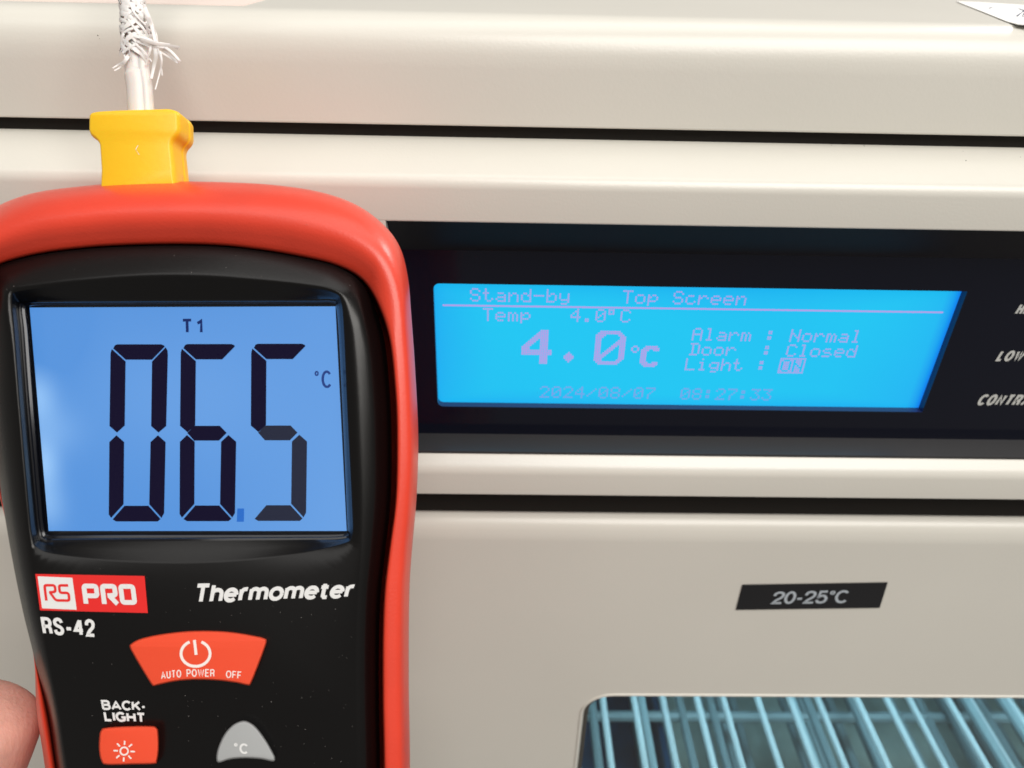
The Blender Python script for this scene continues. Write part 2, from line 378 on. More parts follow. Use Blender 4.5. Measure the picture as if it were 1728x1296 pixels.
line('Top Screen', round(colof(1050, 503)), 491, px=1150)
dots('screen_rule', [(c, 0) for c in range(240)], W(1100, 518.5, Yt).z, M_dot, gap=.1)
line('Temp', round(colof(816, 531)), 520, px=850)
line('4.0*C', round(colof(962, 533)), 521.5, px=1010)
line('Alarm : Normal', round(colof(1167, 566)), 555, px=1300)
line('Door  : Closed', round(colof(1162, 592)), 580.5, px=1300)
line('Light :', round(colof(1157, 617)), 605, px=1200)
line('ON', round(colof(1318, 617)), 607, px=1335, invert=True)
line('2024/08/07', round(colof(912, 662)), 652.5, M_dotf, px=1000)
line('08:27:33', round(colof(1148, 665)), 655.5, M_dotf, px=1220)
# large reading
def inpoly(x, y, P):
    c = False; j = len(P) - 1
    for i in range(len(P)):
        if (P[i][1] > y) != (P[j][1] > y) and x < (P[j][0]-P[i][0])*(y-P[i][1])/(P[j][1]-P[i][1]) + P[i][0]: c = not c
        j = i
    return c
big = []
P4 = [[(9.5, 0), (12.8, 0), (12.8, 11.3), (14.6, 11.3), (14.6, 13.6), (12.8, 13.6), (12.8, 19), (9.3, 19), (9.3, 13.6), (0, 13.6), (0, 10)]]
H4 = [(9.3, 3.6), (9.3, 11.3), (3.0, 11.3)]
P0 = [(3, 0), (12, 0), (15, 3), (15, 16), (12, 19), (3, 19), (0, 16), (0, 3)]
H0a = [(3.2, 4), (4.6, 2.4), (10.6, 2.4), (11.8, 3.4), (11.8, 5), (3.2, 13)]
H0b = [(11.8, 8.2), (11.8, 15.4), (10.4, 16.7), (4.6, 16.7), (3.2, 15.6), (3.2, 16)]
PD = [(3, 0), (6, 3), (3, 6), (0, 3)]
PC = [(3, 0), (7.5, 0), (9.5, 2), (9.5, 3.5), (7, 3.5), (6.3, 2.4), (4, 2.4), (3, 3.6), (3, 8.6), (4, 9.8), (6.3, 9.8), (7, 8.6), (9.5, 8.6), (9.5, 10), (7.5, 12), (3, 12), (0.2, 9.6), (0.2, 2.6)]
def addpoly(ox, oy, P, holes=()):
    for r in range(20):
        for c in range(17):
            X, Yy = c + .5, r + .5
            if inpoly(X, Yy, P) and not any(inpoly(X, Yy, h) for h in holes): big.append((ox + c, oy + r))
addpoly(round(colof(881, 590)), 0, P4[0], [H4])
addpoly(round(colof(950, 606)), 12, PD)
addpoly(round(colof(1003, 590)), 0, P0, [H0a, H0b])
addpoly(round(colof(1079, 600)), 8, PC)
oc = round(colof(1065, 591)); big += [(oc + a, 8 + b) for a, b in ((1, 0), (2, 0), (0, 1), (3, 1), (0, 2), (3, 2), (1, 3), (2, 3))]
dots('screen_digits', big, W(980, 557.5, Yt).z, M_dot, gap=.16)

# printed words beside the display
M_fprint = mat('fascia_print', (.55, .56, .54), .5)
def wtext(name, s, tl, tr, br, bl, Y, m, parent, wgt, shear, space=.02):
    qw = [(W(*p, Y).x, W(*p, Y).z) for p in (tl, tr, br, bl)]
    asp = (qw[1][0]-qw[0][0])/(qw[0][1]-qw[3][1])
    def fn(u, v, dz):
        a, b = bil(qw, u, v); return Vector((a, Y - dz, b)) - FO
    return text_fit(name, s, fn, m, parent, wgt, shear, asp, space)
def wline(name, s, xl, ytop, ybot, Y, m, parent, wgt=.21, shear=.20, width=.70):
    zt_, zb_ = W(xl, ytop, Y).z, W(xl, ybot, Y).z; X = W(xl, ybot, Y).x; k = zt_ - zb_
    nat = width*(sum(GL[c][0] for c in s) + wgt*len(s) + .1*(len(s)-1)) + shear
    return text_fit(name, s, lambda u, v, dz: Vector((X + u*nat*k, Y - dz, zb_ + v*k)) - FO, m, parent, wgt, shear, nat, .08)
wline('lettering', 'HIGH', 1711, 512, 531, Yp - .0001, M_fprint, fas)
wline('lettering', 'LOW', 1679, 591, 609.5, Yp - .0001, M_fprint, fas)
wline('lettering', 'CONTRAST', 1646, 665, 684, Yp - .0001, M_fprint, fas)

# ---- door with window
zdt = WZ(1175, Yd); xw = (W(985, 1200, Yd).x + W(972, 1296, Yd).x)/2
zd0 = zdt - .17
zlow = zd0 - .06
# upper curl of the door
pd = roundp([(0.30, WZ(853, .1735) + .0003), (.1725, WZ(853, .1725)), (Yd + .0012, WZ(886, Yd + .0012)), (Yd, WZ(908, Yd)), (Yd, WZ(930, Yd))], [.002, .005, .004])
N = 10
v, f = loft([[Vector((XL + (XR-XL)*k/N, y, z)) for y, z in pd] for k in range(N+1)], closed=False)
door = empty('door_marker', '', '', Matrix()) if False else None
op = rrect(xw, XR - .02, zd0, zdt, .0105, 8)
v2, f2 = fill_between([Vector(p) for p in ((XL, Yd, WZ(930, Yd)), (XR, Yd, WZ(930, Yd)), (XR, Yd, zlow), (XL, Yd, zlow))], [Vector((a, Yd, b)) for a, b in op])
n0 = len(v); v = v + v2; f = f + [tuple(i + n0 for i in q) for q in f2]
def ins(d): return rrect(xw + d, XR - .02 - d, zd0 + d, zdt - d, max(.0105 - d, .002), 8)
r0, r1, r2 = [Vector((a, Yd, b)) for a, b in op], [Vector((a, Yd + .0006, b)) for a, b in ins(.0004)], [Vector((a, Yd + .0022, b)) for a, b in ins(.0006)]
v3, f3 = loft([r0, r1, r2]); n0 = len(v); v = v + v3; f = f + [tuple(i + n0 for i in q) for q in f3]
door = mesh('door', v, f, M_cream, fr, org=FO, angle=60)
v, f = loft([[Vector((a, Yd + .0012, b)) for a, b in ins(.0004)], [Vector((a, Yd + .0011, b)) for a, b in ins(.0012)], [Vector((a, Yd + .0016, b)) for a, b in ins(.0022)], [Vector((a, Yd + .0035, b)) for a, b in ins(.0024)]])
mesh('window_gasket', v, f, M_gasket, door, org=FO)
bead = lambda d, y: [Vector((a, Yd + y, b)) for a, b in ins(d)]
v, f = loft([bead(-.0013, .0002), bead(-.0012, -.0002), bead(-.0009, -.0004), bead(-.0004, -.0004), bead(-.0001, -.0001), bead(.00015, .0008)])
mesh('window_bead', v, f, M_cream, door, org=FO, angle=80)
g = ins(.0007); v, f = loft([[Vector((a, Yd + .0030, b)) for a, b in g]], cap0=True)
mesh('window_pane', v, f, M_glass, door, smooth=False, org=FO)
# chamber
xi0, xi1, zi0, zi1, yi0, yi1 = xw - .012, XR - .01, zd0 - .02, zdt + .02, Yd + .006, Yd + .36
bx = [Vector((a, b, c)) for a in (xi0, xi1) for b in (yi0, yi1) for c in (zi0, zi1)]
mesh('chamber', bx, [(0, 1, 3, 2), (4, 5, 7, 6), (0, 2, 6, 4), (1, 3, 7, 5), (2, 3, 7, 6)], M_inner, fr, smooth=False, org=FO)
def rod(a, b, r, n=8):
    d = (b - a).normalized(); s = d.orthogonal().normalized(); t = d.cross(s)
    return loft([[p + (s*math.cos(2*math.pi*k/n) + t*math.sin(2*math.pi*k/n))*r for k in range(n)] for p in (a, b)], True, True)
def shelf(zs, pitch, off, r, bars, m, jit=0.0, slant=0.0):
    rr_ = random.Random(3)
    v, f = rod(Vector((xi0 + .004, bars[0], zs - 2*r)), Vector((xi1 - .004, bars[0], zs - 2*r)), r*1.25)
    sh = mesh('shelf', v, f, m, fr, org=FO)
    for yb in bars[1:]:
        v, f = rod(Vector((xi0 + .004, yb, zs - 2*r)), Vector((xi1 - .004, yb, zs - 2*r)), r*1.25); mesh('cross_bar', v, f, m, sh, org=FO)
    first = None; x = xi0 + off
    while x < min(xi1 - .005, .36):
        if first is None:
            v, f = rod(Vector((x, yi0 + .004, zs)), Vector((x + slant, yi1 - .01, zs)), r); first = mesh('wire', v, f, m, sh, org=FO); X0 = x
        else:
            c = first.copy(); COL.objects.link(c); c.parent = sh; c.location = (x - X0, 0, rr_.uniform(-1, 1)*jit*.1)
        x += pitch*(1 + rr_.uniform(-jit, jit))
zsh = zdt - .078
def y_at(py, z):
    d = to_world(Vector(((1300 - 864)/F, (py - 648)/F, 1))); return (d*((z - CAM.z)/d.z)).y
shelf(zsh, .0150, .0165, .0016, [.36], M_wire, .05)
shelf(zsh - .035, .0125, .009, .0022, [y_at(1207, zsh - .038), .34], M_wire2, .45)
shelf(zsh - .085, .0090, .062, .0026, [.33], M_wire2, .6, .006)
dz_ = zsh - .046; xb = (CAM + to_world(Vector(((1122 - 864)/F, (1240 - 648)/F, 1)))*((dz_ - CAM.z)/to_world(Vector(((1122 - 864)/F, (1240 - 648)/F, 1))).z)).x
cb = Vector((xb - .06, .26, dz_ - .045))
bn = empty('reflection_standin', 'dark blue bin added under the wire shelves in place of a dark reflection on the left window glass', 'bin', Matrix.Translation(cb))  # added block; its dark blue stands in for a reflection on the glass
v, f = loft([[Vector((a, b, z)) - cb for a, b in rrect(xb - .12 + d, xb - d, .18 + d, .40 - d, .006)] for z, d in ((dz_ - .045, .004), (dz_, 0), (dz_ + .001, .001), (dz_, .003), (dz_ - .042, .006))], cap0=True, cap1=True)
mesh('standin_block', v, f, M_reflection, bn, angle=40)
lt = area('chamber_lamp', (.20, yi0 + .04, zdt + .012), (.2, yi0 + .14, zdt - .2), .5, .03, .62, (.54, .87, 1.0)); lt.parent = None

# ---- temperature sticker on the door
Yk = Yd - .0003
q = [(1253, 987.5), (1498, 983.5), (1484.5, 1026), (1242, 1029.5)]
pts = [W(a, b, Yk) for a, b in q]
v, f = loft([[p + Vector((0, .0003, 0)) for p in pts], pts], cap1=True)
stk = mesh('temperature_sticker', v, f, mat('sticker_black', (.006, .006, .008), .35), fr, smooth=False, org=FO)
wtext('lettering', '20-25°C', (1306, 998.5), (1435, 995.5), (1430, 1017.5), (1300, 1019.5), Yk - .0001, mat('sticker_print', (.46, .51, .56), .5), stk, .155, .04)
# specks of dirt on the paint
sv, sf = [], []
for (px, py, Y, s) in [(165, 60, Yu, 1.6), (168, 65, Yu, .8), (1458, 246, .1745, 1.3), (1630, 271, .1705, 1.5), (1625, 255, .1735, .7), (1722, 265, .1715, .9), (1403, 245, .1745, .8), (1075, 237, .1765, 1.0), (1060, 236, .1765, .8)]:
    c = W(px, py, Y - .0006); r = s*.00010
    k = len(sv); sv += [c + Vector((r, 0, 0)), c + Vector((0, 0, r)), c + Vector((-r, 0, 0)), c + Vector((0, 0, -r)), c + Vector((0, r, 0))]
    sf += [(k, k+1, k+4), (k+1, k+2, k+4), (k+2, k+3, k+4), (k+3, k, k+4), (k, k+1, k+2, k+3)]
o = mesh('dirt_specks', sv, sf, M_dirt, fr, smooth=False, org=FO); o['kind'] = 'stuff'

# thin sheet behind the top edge; its pink is a painted reflection
yb = W(200, 16, 1).y; 
def on_top(px, py, dz=0.0):
    d = to_world(Vector(((px - 864)/F, (py - 648)/F, 1))); return CAM + d*((zt + dz - CAM.z)/d.z)
ya = Yu + .0118
xs_ = on_top(412, 12).x
for nm, a, b, m in (('reflection_sheet', XL, xs_ - .0008, M_pinkish),):
    vv, ff = loft([[Vector((x, y, z)) for y, z in [(ya, zt - .0008), (ya, zt + .0001), (.55, zt + .0001), (.55, zt - .0008)]] for x in (a, b)], cap0=True, cap1=True, closed=False)
    mesh(nm, vv, ff, m, fr, org=FO)

# ================================================================== paper note lying on the top edge
c0 = on_top(1690, 25, .0004)
pn = empty('paper_note', 'white paper slip with pen scribble on the cabinet top at upper right corner', 'paper', Matrix.Translation(c0))
pp = [on_top(*p, .0003) for p in ((1614, 2), (1660, 4), (1740, 9), (1860, 12), (1880, 44), (1760, 43), (1718, 40.5), (1700, 36), (1660, 20))]
v, f = loft([[p - Vector((0, 0, .0002)) for p in pp], pp], cap0=True, cap1=True)
mesh('sheet', v, f, M_paper, pn, smooth=False, org=c0)
iv, if_ = [], []
for stroke in ([(1669, 14), (1676, 11.5), (1690, 11), (1708, 12), (1722, 15), (1730, 20), (1726, 26)], [(1716, 27), (1724, 21), (1733, 14)], [(1717, 27.5), (1724, 28), (1732, 27)]):
    s = catmull([(a, b, 0) for a, b in stroke], 5, False)
    P = [on_top(a, b, .0004) for a, b, _ in s]
    k = len(iv)
    for i, p in enumerate(P):
        d = (P[min(i+1, len(P)-1)] - P[max(i-1, 0)]).normalized(); n = Vector((-d.y, d.x, 0))*.00016*(1 + .4*math.sin(i)); iv += [p + n, p - n]
    if_ += [(k+2*i, k+2*i+1, k+2*i+3, k+2*i+2) for i in range(len(P)-1)]
mesh('handwriting', iv, if_, M_ink, pn, smooth=False, org=c0)

# ================================================================== the thermometer
c1 = Lc(350, 1000, -.012)
meter = empty('digital_thermometer', 'handheld red and black digital thermometer showing 06.5 on a blue backlit display', 'thermometer', CM @ Matrix.Translation(c1))
ST = [ # outer silhouette, rubber inner lip, edge of the flat face
((150, 313), (150, 417), (150, 471)), ((260, 307), (260, 412), (250, 464)), ((360, 307), (360, 413), (345, 464)), ((460, 312), (440, 421), (430, 470)),
((540, 324), (515, 434), (510, 478)), ((600, 345), (570, 448), (560, 487)), ((645, 377), (611, 471), (583, 505)), ((674, 415), (637, 510), (593, 545)),
((688, 465), (657, 570), (598, 600)), ((694, 530), (666, 645), (602, 670)), ((701, 630), (670, 725), (605, 740)), ((706, 740), (668, 840), (609, 840)),
((703, 840), (657, 930), (608, 930)), ((696, 920), (649, 1000), (603, 1005)), ((691, 1000), (646, 1080), (600, 1080)), ((690, 1150), (646, 1180), (600, 1180)),
((692, 1296), (648, 1296), (602, 1296)), ((690, 1550), (648, 1500), (602, 1480)), ((640, 1740), (600, 1680), (560, 1640)), ((380, 1790), (380, 1730), (380, 1690)),
((190, 1740), (205, 1680), (220, 1640)), ((110, 1550), (125, 1500), (150, 1480)), ((76, 1296), (94, 1296), (115, 1296)), ((62, 1200), (79, 1200), (100, 1200)),
((57, 1110), (58, 1110), (82, 1110)), ((40, 1020), (36, 1020), (66, 1020)), ((15, 900), (12, 895), (47, 890)), ((-35, 700), (-18, 700), (30, 700)),
((-50, 580), (-24, 590), (20, 590)), ((-50, 450), (-26, 500), (9, 515)), ((-30, 370), (-18, 456), (17, 489)), ((40, 330), (50, 431), (65, 480))]
SUB = 8
O_ = catmull([s[0] for s in ST], SUB); I_ = catmull([s[1] for s in ST], SUB); F_ = catmull([s[2] for s in ST], SUB)
def mixp(a, b, t): return (a[0] + (b[0]-a[0])*t, a[1] + (b[1]-a[1])*t)
cen = (340, 1000)
def ring(fn, org=c1): return [Lc(*fn(i)) - org for i in range(len(O_))]
hs = []
for o, i in zip(O_, I_):
    d = math.hypot(o[0]-i[0], o[1]-i[1]); out = (i[0]-o[0])*(cen[0]-o[0]) + (i[1]-o[1])*(cen[1]-o[1]) > 0
    hs.append(max(0, min(1, d/42)) if out else 0)
rings = []
def back(k, px, z):
    def fn(i):
        o = O_[i]; d = Vector((cen[0]-o[0], cen[1]-o[1])).normalized()*px
        # keep back contours inside the front silhouette as seen along the axis
        return (o[0] + d.x, o[1] + d.y, z)
    return ring(fn)
rings.append(back(0, 90, -.034)); rings.append(back(0, 60, -.0335)); rings.append(back(0, 40, -.031)); rings.append(back(0, 22, -.025)); rings.append(back(0, 8, -.018)); rings.append(back(0, 1, -.0135))
prof = [(0, -.0105), (.03, -.0075), (.09, -.0048), (.18, -.0026), (.30, -.0010), (.42, -.0001), (.54, .0002), (.66, -.0002), (.78, -.0010), (.88, -.0019), (.95, -.0024), (.985, -.0029), (1.0, -.0036), (1.01, -.0050)]
zR = [-.0105, -.0056, -.0043, -.0026, -.0011, -.0005, -.0003, -.0001, 0, .0001, -.0001, -.0007, -.0028, -.0050]
def rgt(i): return max(0, min(1, (O_[i][0] - 655)/35))
for (t, z), zr in zip(prof, zR):
    rings.append(ring(lambda i, t=t, z_=z, zr=zr: (*mixp(O_[i], I_[i], t), ((z_ + (zr - z_)*rgt(i))*hs[i] + (1-hs[i])*min(z_ - .0045, -.0065)))))
v, f = loft(rings, cap0=True)
holster = mesh('holster', v, f, M_red, meter, angle=60)
# housing
def bed(i):
    I, Fp = I_[i], F_[i]
    right = max(0, min(1, (I[0]-560)/80)); return .05 + .11*right
hr = []
for s, z in [(-.06, -.0070), (0, -.0052), (.06, -.0044), (.15, -.0036), (.3, -.0022), (.45, -.0013), (.6, -.0007), (.78, -.00025), (.92, -.00004), (1, 0)]:
    def fn(i, s=s, z=z):
        b = bed(i); left = hs[i]
        top = max(0, min(1, (520 - I_[i][1])/60))
        zz = z
        if s >= 0: zz = z*(1-top) + top*(-.0032*(1-s)**1.1)
        b = b*left
        return (*mixp(I_[i], F_[i], b + (1-b)*max(s, 0) + min(s, 0)*.3*left), zz)
    hr.append(ring(fn))
v, f = loft(hr)
R0c = [(20, 502), (30, 490), (90, 481), (180, 472), (300, 467.5), (430, 474), (525, 484), (563, 493), (576, 508), (581, 560), (587, 700), (595, 860), (594, 905), (575, 919), (500, 936), (400, 948), (300, 952), (190, 948), (100, 937), (64, 926), (54, 905), (47, 840), (33, 680), (24, 560)]
R1c = [(30, 516), (42, 509), (90, 507), (180, 506), (300, 505.5), (430, 505), (525, 505), (558, 505), (568, 512), (573, 560), (580, 700), (587, 860), (588, 897), (578, 909), (500, 911), (400, 912), (300, 913), (190, 914), (100, 915), (74, 914), (64, 900), (57, 840), (43, 680), (34, 560)]
R2c = [(46, 524), (52, 518), (90, 516), (180, 515.5), (300, 515), (430, 514.5), (525, 514), (560, 514), (567, 520), (571, 560), (578, 700), (585, 860), (586, 892), (580, 899), (500, 900), (400, 900), (300, 900), (190, 900), (100, 901), (82, 900), (77, 890), (72, 840), (59, 680), (50, 560)]
def rr(c, z): return [Lc(a, b, z) - c1 for a, b in catmull(c, 6)]
R0 = rr(R0c, 0)
v2, f2 = fill_between(hr[-1], R0); n0 = len(v); v = v + v2; f = f + [tuple(i + n0 for i in q) for q in f2]
mid = [mixp(a, b, .12) for a, b in zip(R0c, R1c)]
v2, f2 = loft([R0, rr(mid, -.00035), rr([mixp(a, b, .6) for a, b in zip(R0c, R1c)], -.0012), rr(R1c, -.0022), rr(R1c, -.0026)])
n0 = len(v); v = v + v2; f = f + [tuple(i + n0 for i in q) for q in f2]
housing = mesh('housing', v, f, M_black, meter, angle=40)
bm = bmesh.new(); bm.from_mesh(housing.data); bmesh.ops.remove_doubles(bm, verts=bm.verts, dist=1e-6); bmesh.ops.recalc_face_normals(bm, faces=bm.faces); bm.to_mesh(housing.data); bm.free()
v, f = loft([rr(R1c, -.00255), rr([mixp(a, b, .30) for a, b in zip(R1c, R2c)], -.0027), rr([mixp(a, b, .45) for a, b in zip(R1c, R2c)], -.0031), rr([mixp(a, b, .75) for a, b in zip(R1c, R2c)], -.0033), rr(R2c, -.0042), rr(R2c, -.0046)], cap1=True)
surround = mesh('screen_surround', v, f, M_gloss, meter, angle=40)
# screen
zS = -.0043
Q = [(50, 519), (566, 517), (585, 896), (82, 896)]
M_blue = lcd_mat('meter_backlight', '5392DA', '9CCBFA', None, 1.0)
M_blue.node_tree.nodes['Principled BSDF'].inputs['Specular IOR Level'].default_value = .5
def g2(u, v):
    g = 0
    for (a, b, s, k) in ((.0, .30, .035, .9), (.0, .60, .04, .75), (.0, .12, .04, .6), (.03, .45, .07, .35)):
        g += k*math.exp(-((u-a)**2)/(2*s*s) - ((v-b)**2)/(2*.075**2))
    g += .20*max(0, u - .45)/.55*(.5 + .5*(1-v)) + .16*math.exp(-((u-.45)**2 + (v-.6)**2)/.10) - .22*math.exp(-((u-.05)**2)/.01 - ((v-.9)**2)/.03)  # right-hand lift also paints the pale reflection on the meter window
    return g
scr2 = glow_grid('display', lambda u, v: Lc(*bil(Q, u, v), zS) - c1, 64, 48, g2, M_blue, meter)
DIG = {
'a': [(194, 582.5), (198, 581), (272, 581), (277, 583), (278, 585), (256.5, 607), (212, 607), (191, 588)],
'f': [(188.5, 589), (212, 610), (210.5, 718), (197.5, 730), (184.8, 719), (186.5, 596)],
'b': [(279.5, 586), (282.5, 591), (283.3, 598), (280.5, 719), (267.5, 730), (255, 719), (256.5, 610)],
'g': [(197, 731), (209, 719), (252, 719), (263.5, 731), (250.5, 744), (208.5, 744)],
'e': [(196.5, 734.5), (209.5, 746), (208.5, 851), (187.5, 874), (183.5, 868), (184.5, 746)],
'c': [(266.5, 734.5), (279.5, 746), (277, 866), (272.5, 874), (251.8, 851), (254, 746)],
'd': [(210, 853.5), (250.5, 853.5), (271, 876), (266, 880), (196, 880), (190, 876.5)]}
M_seg5 = mat('lcd_segment_hazed', (0.012, 0.014, 0.022), 0.5, spec=.05, emit=(.007, .009, .024))  # grey lift paints reflection haze over the lower strokes of the last digit
for dx, segs in ((0, 'abcdef'), (119, 'acdefg'), (238.5, 'acdfg')):
    for s in segs:
        k = 1.0
        P = [(184 + (x-184)*k + dx + (y-730)*(.008 if dx > 200 else .004 if dx else 0), y - .004*dx) for x, y in DIG[s]]
        v, f = loft([[Lc(x, y, zS + .00005) - c1 for x, y in P], [Lc(x, y, zS + .00016) - c1 for x, y in P]], cap1=True)
        mesh('digit_segment', v, f, M_seg5 if dx > 200 and s in 'cdg' else M_seg, scr2, smooth=False)
v, f = loft([[Lc(x, y, z) - c1 for x, y in ((400.5, 858), (412, 858), (411.5, 880.5), (399.5, 880.5))] for z in (zS + .00005, zS + .00016)], cap1=True)
mesh('decimal_point', v, f, M_seg3, scr2, smooth=False)
def mtext(name, s, q, z, m, parent, wgt=.18, shear=0, space=.12):
    asp = (q[1][0]-q[0][0] + q[2][0]-q[3][0])/(q[3][1]-q[0][1] + q[2][1]-q[1][1])
    return text_fit(name, s, lambda u, v, dz: Lc(*bil(q, u, v), z + dz) - c1, m, parent, wgt, shear, asp, space)
mtext('lettering', 'T1', [(306, 538), (342, 537.5), (342, 563), (307, 563)], zS + .00012, mat('lcd_text', (.004, .008, .03), .5, spec=.05, emit=(.003, .014, .10)), scr2, .19, 0, .22)
mtext('lettering', '°C', [(530, 625), (559, 625), (560, 655), (530, 655)], zS + .00012, M_seg2, scr2, .14)
# clear window over the screen
v, f = loft([rr([mixp(a, b, .35) for a, b in zip(R1c, R2c)], -.00285)], cap0=True)
mesh('screen_window', v, f, M_lens, meter, smooth=False)

# badge
zF = .00012
def quad(name, q, z0_, z1_, m, parent):
    v, f = loft([[Lc(a, b, z0_) - c1 for a, b in q], [Lc(a, b, z1_) - c1 for a, b in q]], cap1=True)
    return mesh(name, v, f, m, parent, smooth=False)
badge = quad('badge', [(59.5, 968.5), (244, 972), (249.5, 1034.5), (67.5, 1030)], 0, zF, M_redprint, meter)
quad('badge_panel', [(63.5, 972.5), (122, 975), (129.5, 1029), (71, 1026.5)], zF, zF + .00006, M_print, badge)
# monogram letters built from strokes
def strokes(name, lines, wpx, z, m, parent, mp=None):
    "flat mitred strokes; lines in px"
    v, f = [], []
    for li, ln in enumerate(lines):
        n = len(ln); k = len(v); zi = li*.000007
        for i, p in enumerate(ln):
            a = Vector(ln[max(i-1, 0)]); b = Vector(ln[min(i+1, n-1)]); P = Vector(p)
            if 0 < i < n-1:
                d1 = (P - a).normalized(); d2 = (b - P).normalized(); t = (d1 + d2); t = t.normalized() if t.length > 1e-6 else d1
                nn = Vector((-t.y, t.x)); c = max(.5, nn.dot(Vector((-d1.y, d1.x)))); off = nn*(wpx/2/c)
            else:
                d = (b - a).normalized(); off = Vector((-d.y, d.x))*wpx/2
            for q in (P + off, P - off):
                qq = mp(q) if mp else q
                v.append(Lc(qq[0], qq[1], z + zi) - c1)
        f += [(k+2*i, k+2*i+1, k+2*i+3, k+2*i+2) for i in range(n-1)]
    return mesh(name, v, f, m, parent, smooth=False)
def sk(q): return (q[0] + (q[1]-985)*.13, q[1] + (q[0]-75)*.012)     # lean of the printed badge
def rc(pts, r=3): # rounded polyline
    return roundp(pts, [r]*(len(pts)-2), 4)
strokes('lettering', [rc([(74.5, 1013.5), (74.5, 987.5), (92, 987.5), (92, 998.5), (81, 999.5)], 4), rc([(82, 999), (90.5, 1013), (113.5, 1013), (113.5, 1000), (99, 1000), (99, 987.5), (114.5, 987.5)], 4)], 4.3, zF + .00012, M_redprint, badge, sk)
strokes('lettering', [rc([(141, 1018), (141, 988), (161.5, 988), (161.5, 1004.5), (145, 1004.5)], 4), rc([(172, 1018), (172, 988), (192.5, 988), (192.5, 1003), (179, 1004)], 4), [(182, 1004), (194, 1018)], rc([(213, 988), (223.5, 988), (223.5, 1015), (203, 1015), (203, 988), (213.5, 988)], 4)], 8.0, zF + .00007, M_print, badge, sk)
mtext('lettering', 'RS-42', [(68, 1041), (159, 1045), (162, 1075), (73, 1071)], zF, M_print, meter, .185, 0, .05)
mtext('title_lettering', 'Thermometer', [(322, 985), (603, 979), (604, 1009), (325, 1019)], zF, M_print, meter, .205, .27, .03)
mtext('lettering', 'BACK-', [(170, 1181), (246, 1183), (246, 1200), (173, 1198)], zF, M_print, meter, .215, 0, .04)
mtext('lettering', 'LIGHT', [(174, 1200), (245, 1203), (246, 1220), (177, 1217)], zF, M_print, meter, .235, 0, .06)

# buttons
def button(name, outline, h, m, inset=4, sub=4, dome=.0002, zb=-.0006):
    c = catmull(outline, sub) if sub else outline
    mx_ = sum(p[0] for p in c)/len(c); my_ = sum(p[1] for p in c)/len(c)
    def off(d):
        out = []; n = len(c)
        for i in range(n):
            a = Vector(c[i-1]); b = Vector(c[(i+1) % n]); t = (b-a).normalized(); nn = Vector((-t.y, t.x))
            p = Vector(c[i])
            if nn.dot(Vector((mx_, my_)) - p) < 0: nn = -nn
            p = p + nn*d; out.append((p.x, p.y))
        return out
    rs = [[Lc(a, b, z) - c1 for a, b in off(d)] for d, z in ((-1, zb), (0, 0), (.3, h*.5), (1.6, h*.85), (inset*.55, h*.97), (inset, h))]
    v, f = loft(rs, cap1=True)
    return mesh(name, v, f, m, meter, angle=14)
pb = button('power_button', [(219, 1092), (222, 1086), (240, 1077), (280, 1069), (330, 1064.5), (385, 1066), (430, 1073), (447, 1077.5), (450, 1082), (446, 1096), (434, 1128), (424, 1152), (419, 1156.5), (400, 1152.5), (370, 1148.5), (335, 1147), (300, 1149), (270, 1155), (260, 1157.5), (255, 1154), (240, 1130), (226, 1106)], .0013, M_btn)
zB = .0013 + .00008
ap = [(330 + 24.5*math.cos(math.radians(a)), 1103 + 21.5*math.sin(math.radians(a))) for a in range(-66, 247, 8)]
strokes('power_symbol', [ap, [(328, 1080), (331, 1105)]], 4.8, zB, M_print2, pb)
def arctext(s, x0_, x1_, yb, h, curve):
    mid_ = 340
    def fn(u, v, dz):
        x = x0_ + (x1_-x0_)*u; y = yb + curve*((x-mid_)/80)**2 - h*v
        return Lc(x + (.10*(x-mid_)/80)*h*v, y, zB + dz) - c1
    text_fit('lettering', s, fn, M_print2, pb, .135, 0, (x1_-x0_)/h, .12)
arctext('AUTO', 272, 306, 1142, 13, 6); arctext('POWER', 315, 362, 1142, 13, 5); arctext('OFF', 381, 407, 1142.5, 12.5, 5)
bb = button('backlight_button', [(168, 1240), (171, 1232), (178, 1228), (215, 1225.5), (255, 1225), (264, 1228), (267, 1235), (268, 1262), (265, 1284), (260, 1289), (220, 1290), (180, 1290.5), (171, 1284), (167, 1265)], .0013, M_btn)
cxx, cyy = 209.5, 1267.5
rays = [[(cxx + 10.5*math.cos(math.radians(a)), cyy + 10.5*math.sin(math.radians(a))), (cxx + 18*math.cos(math.radians(a)), cyy + 17.5*math.sin(math.radians(a)))] for a in range(3, 363, 45)]
strokes('sun_symbol', [[(cxx + 6.6*math.cos(math.radians(a)), cyy + 6.4*math.sin(math.radians(a))) for a in range(0, 375, 15)]] + rays, 2.6, zB, M_print2, bb)
gb = button('unit_button', [(365, 1279), (368, 1262), (378, 1240), (392, 1224), (406, 1217), (418, 1217.5), (432, 1227), (448, 1248), (459, 1267), (464, 1278), (461, 1285), (440, 1281), (412, 1279.5), (388, 1281.5), (369, 1287)], .0014, M_grey, inset=5)
mtext('lettering', '°C', [(394, 1253), (419, 1255), (419, 1273), (394, 1271)], .0014 + .00008, M_print, gb, .2)
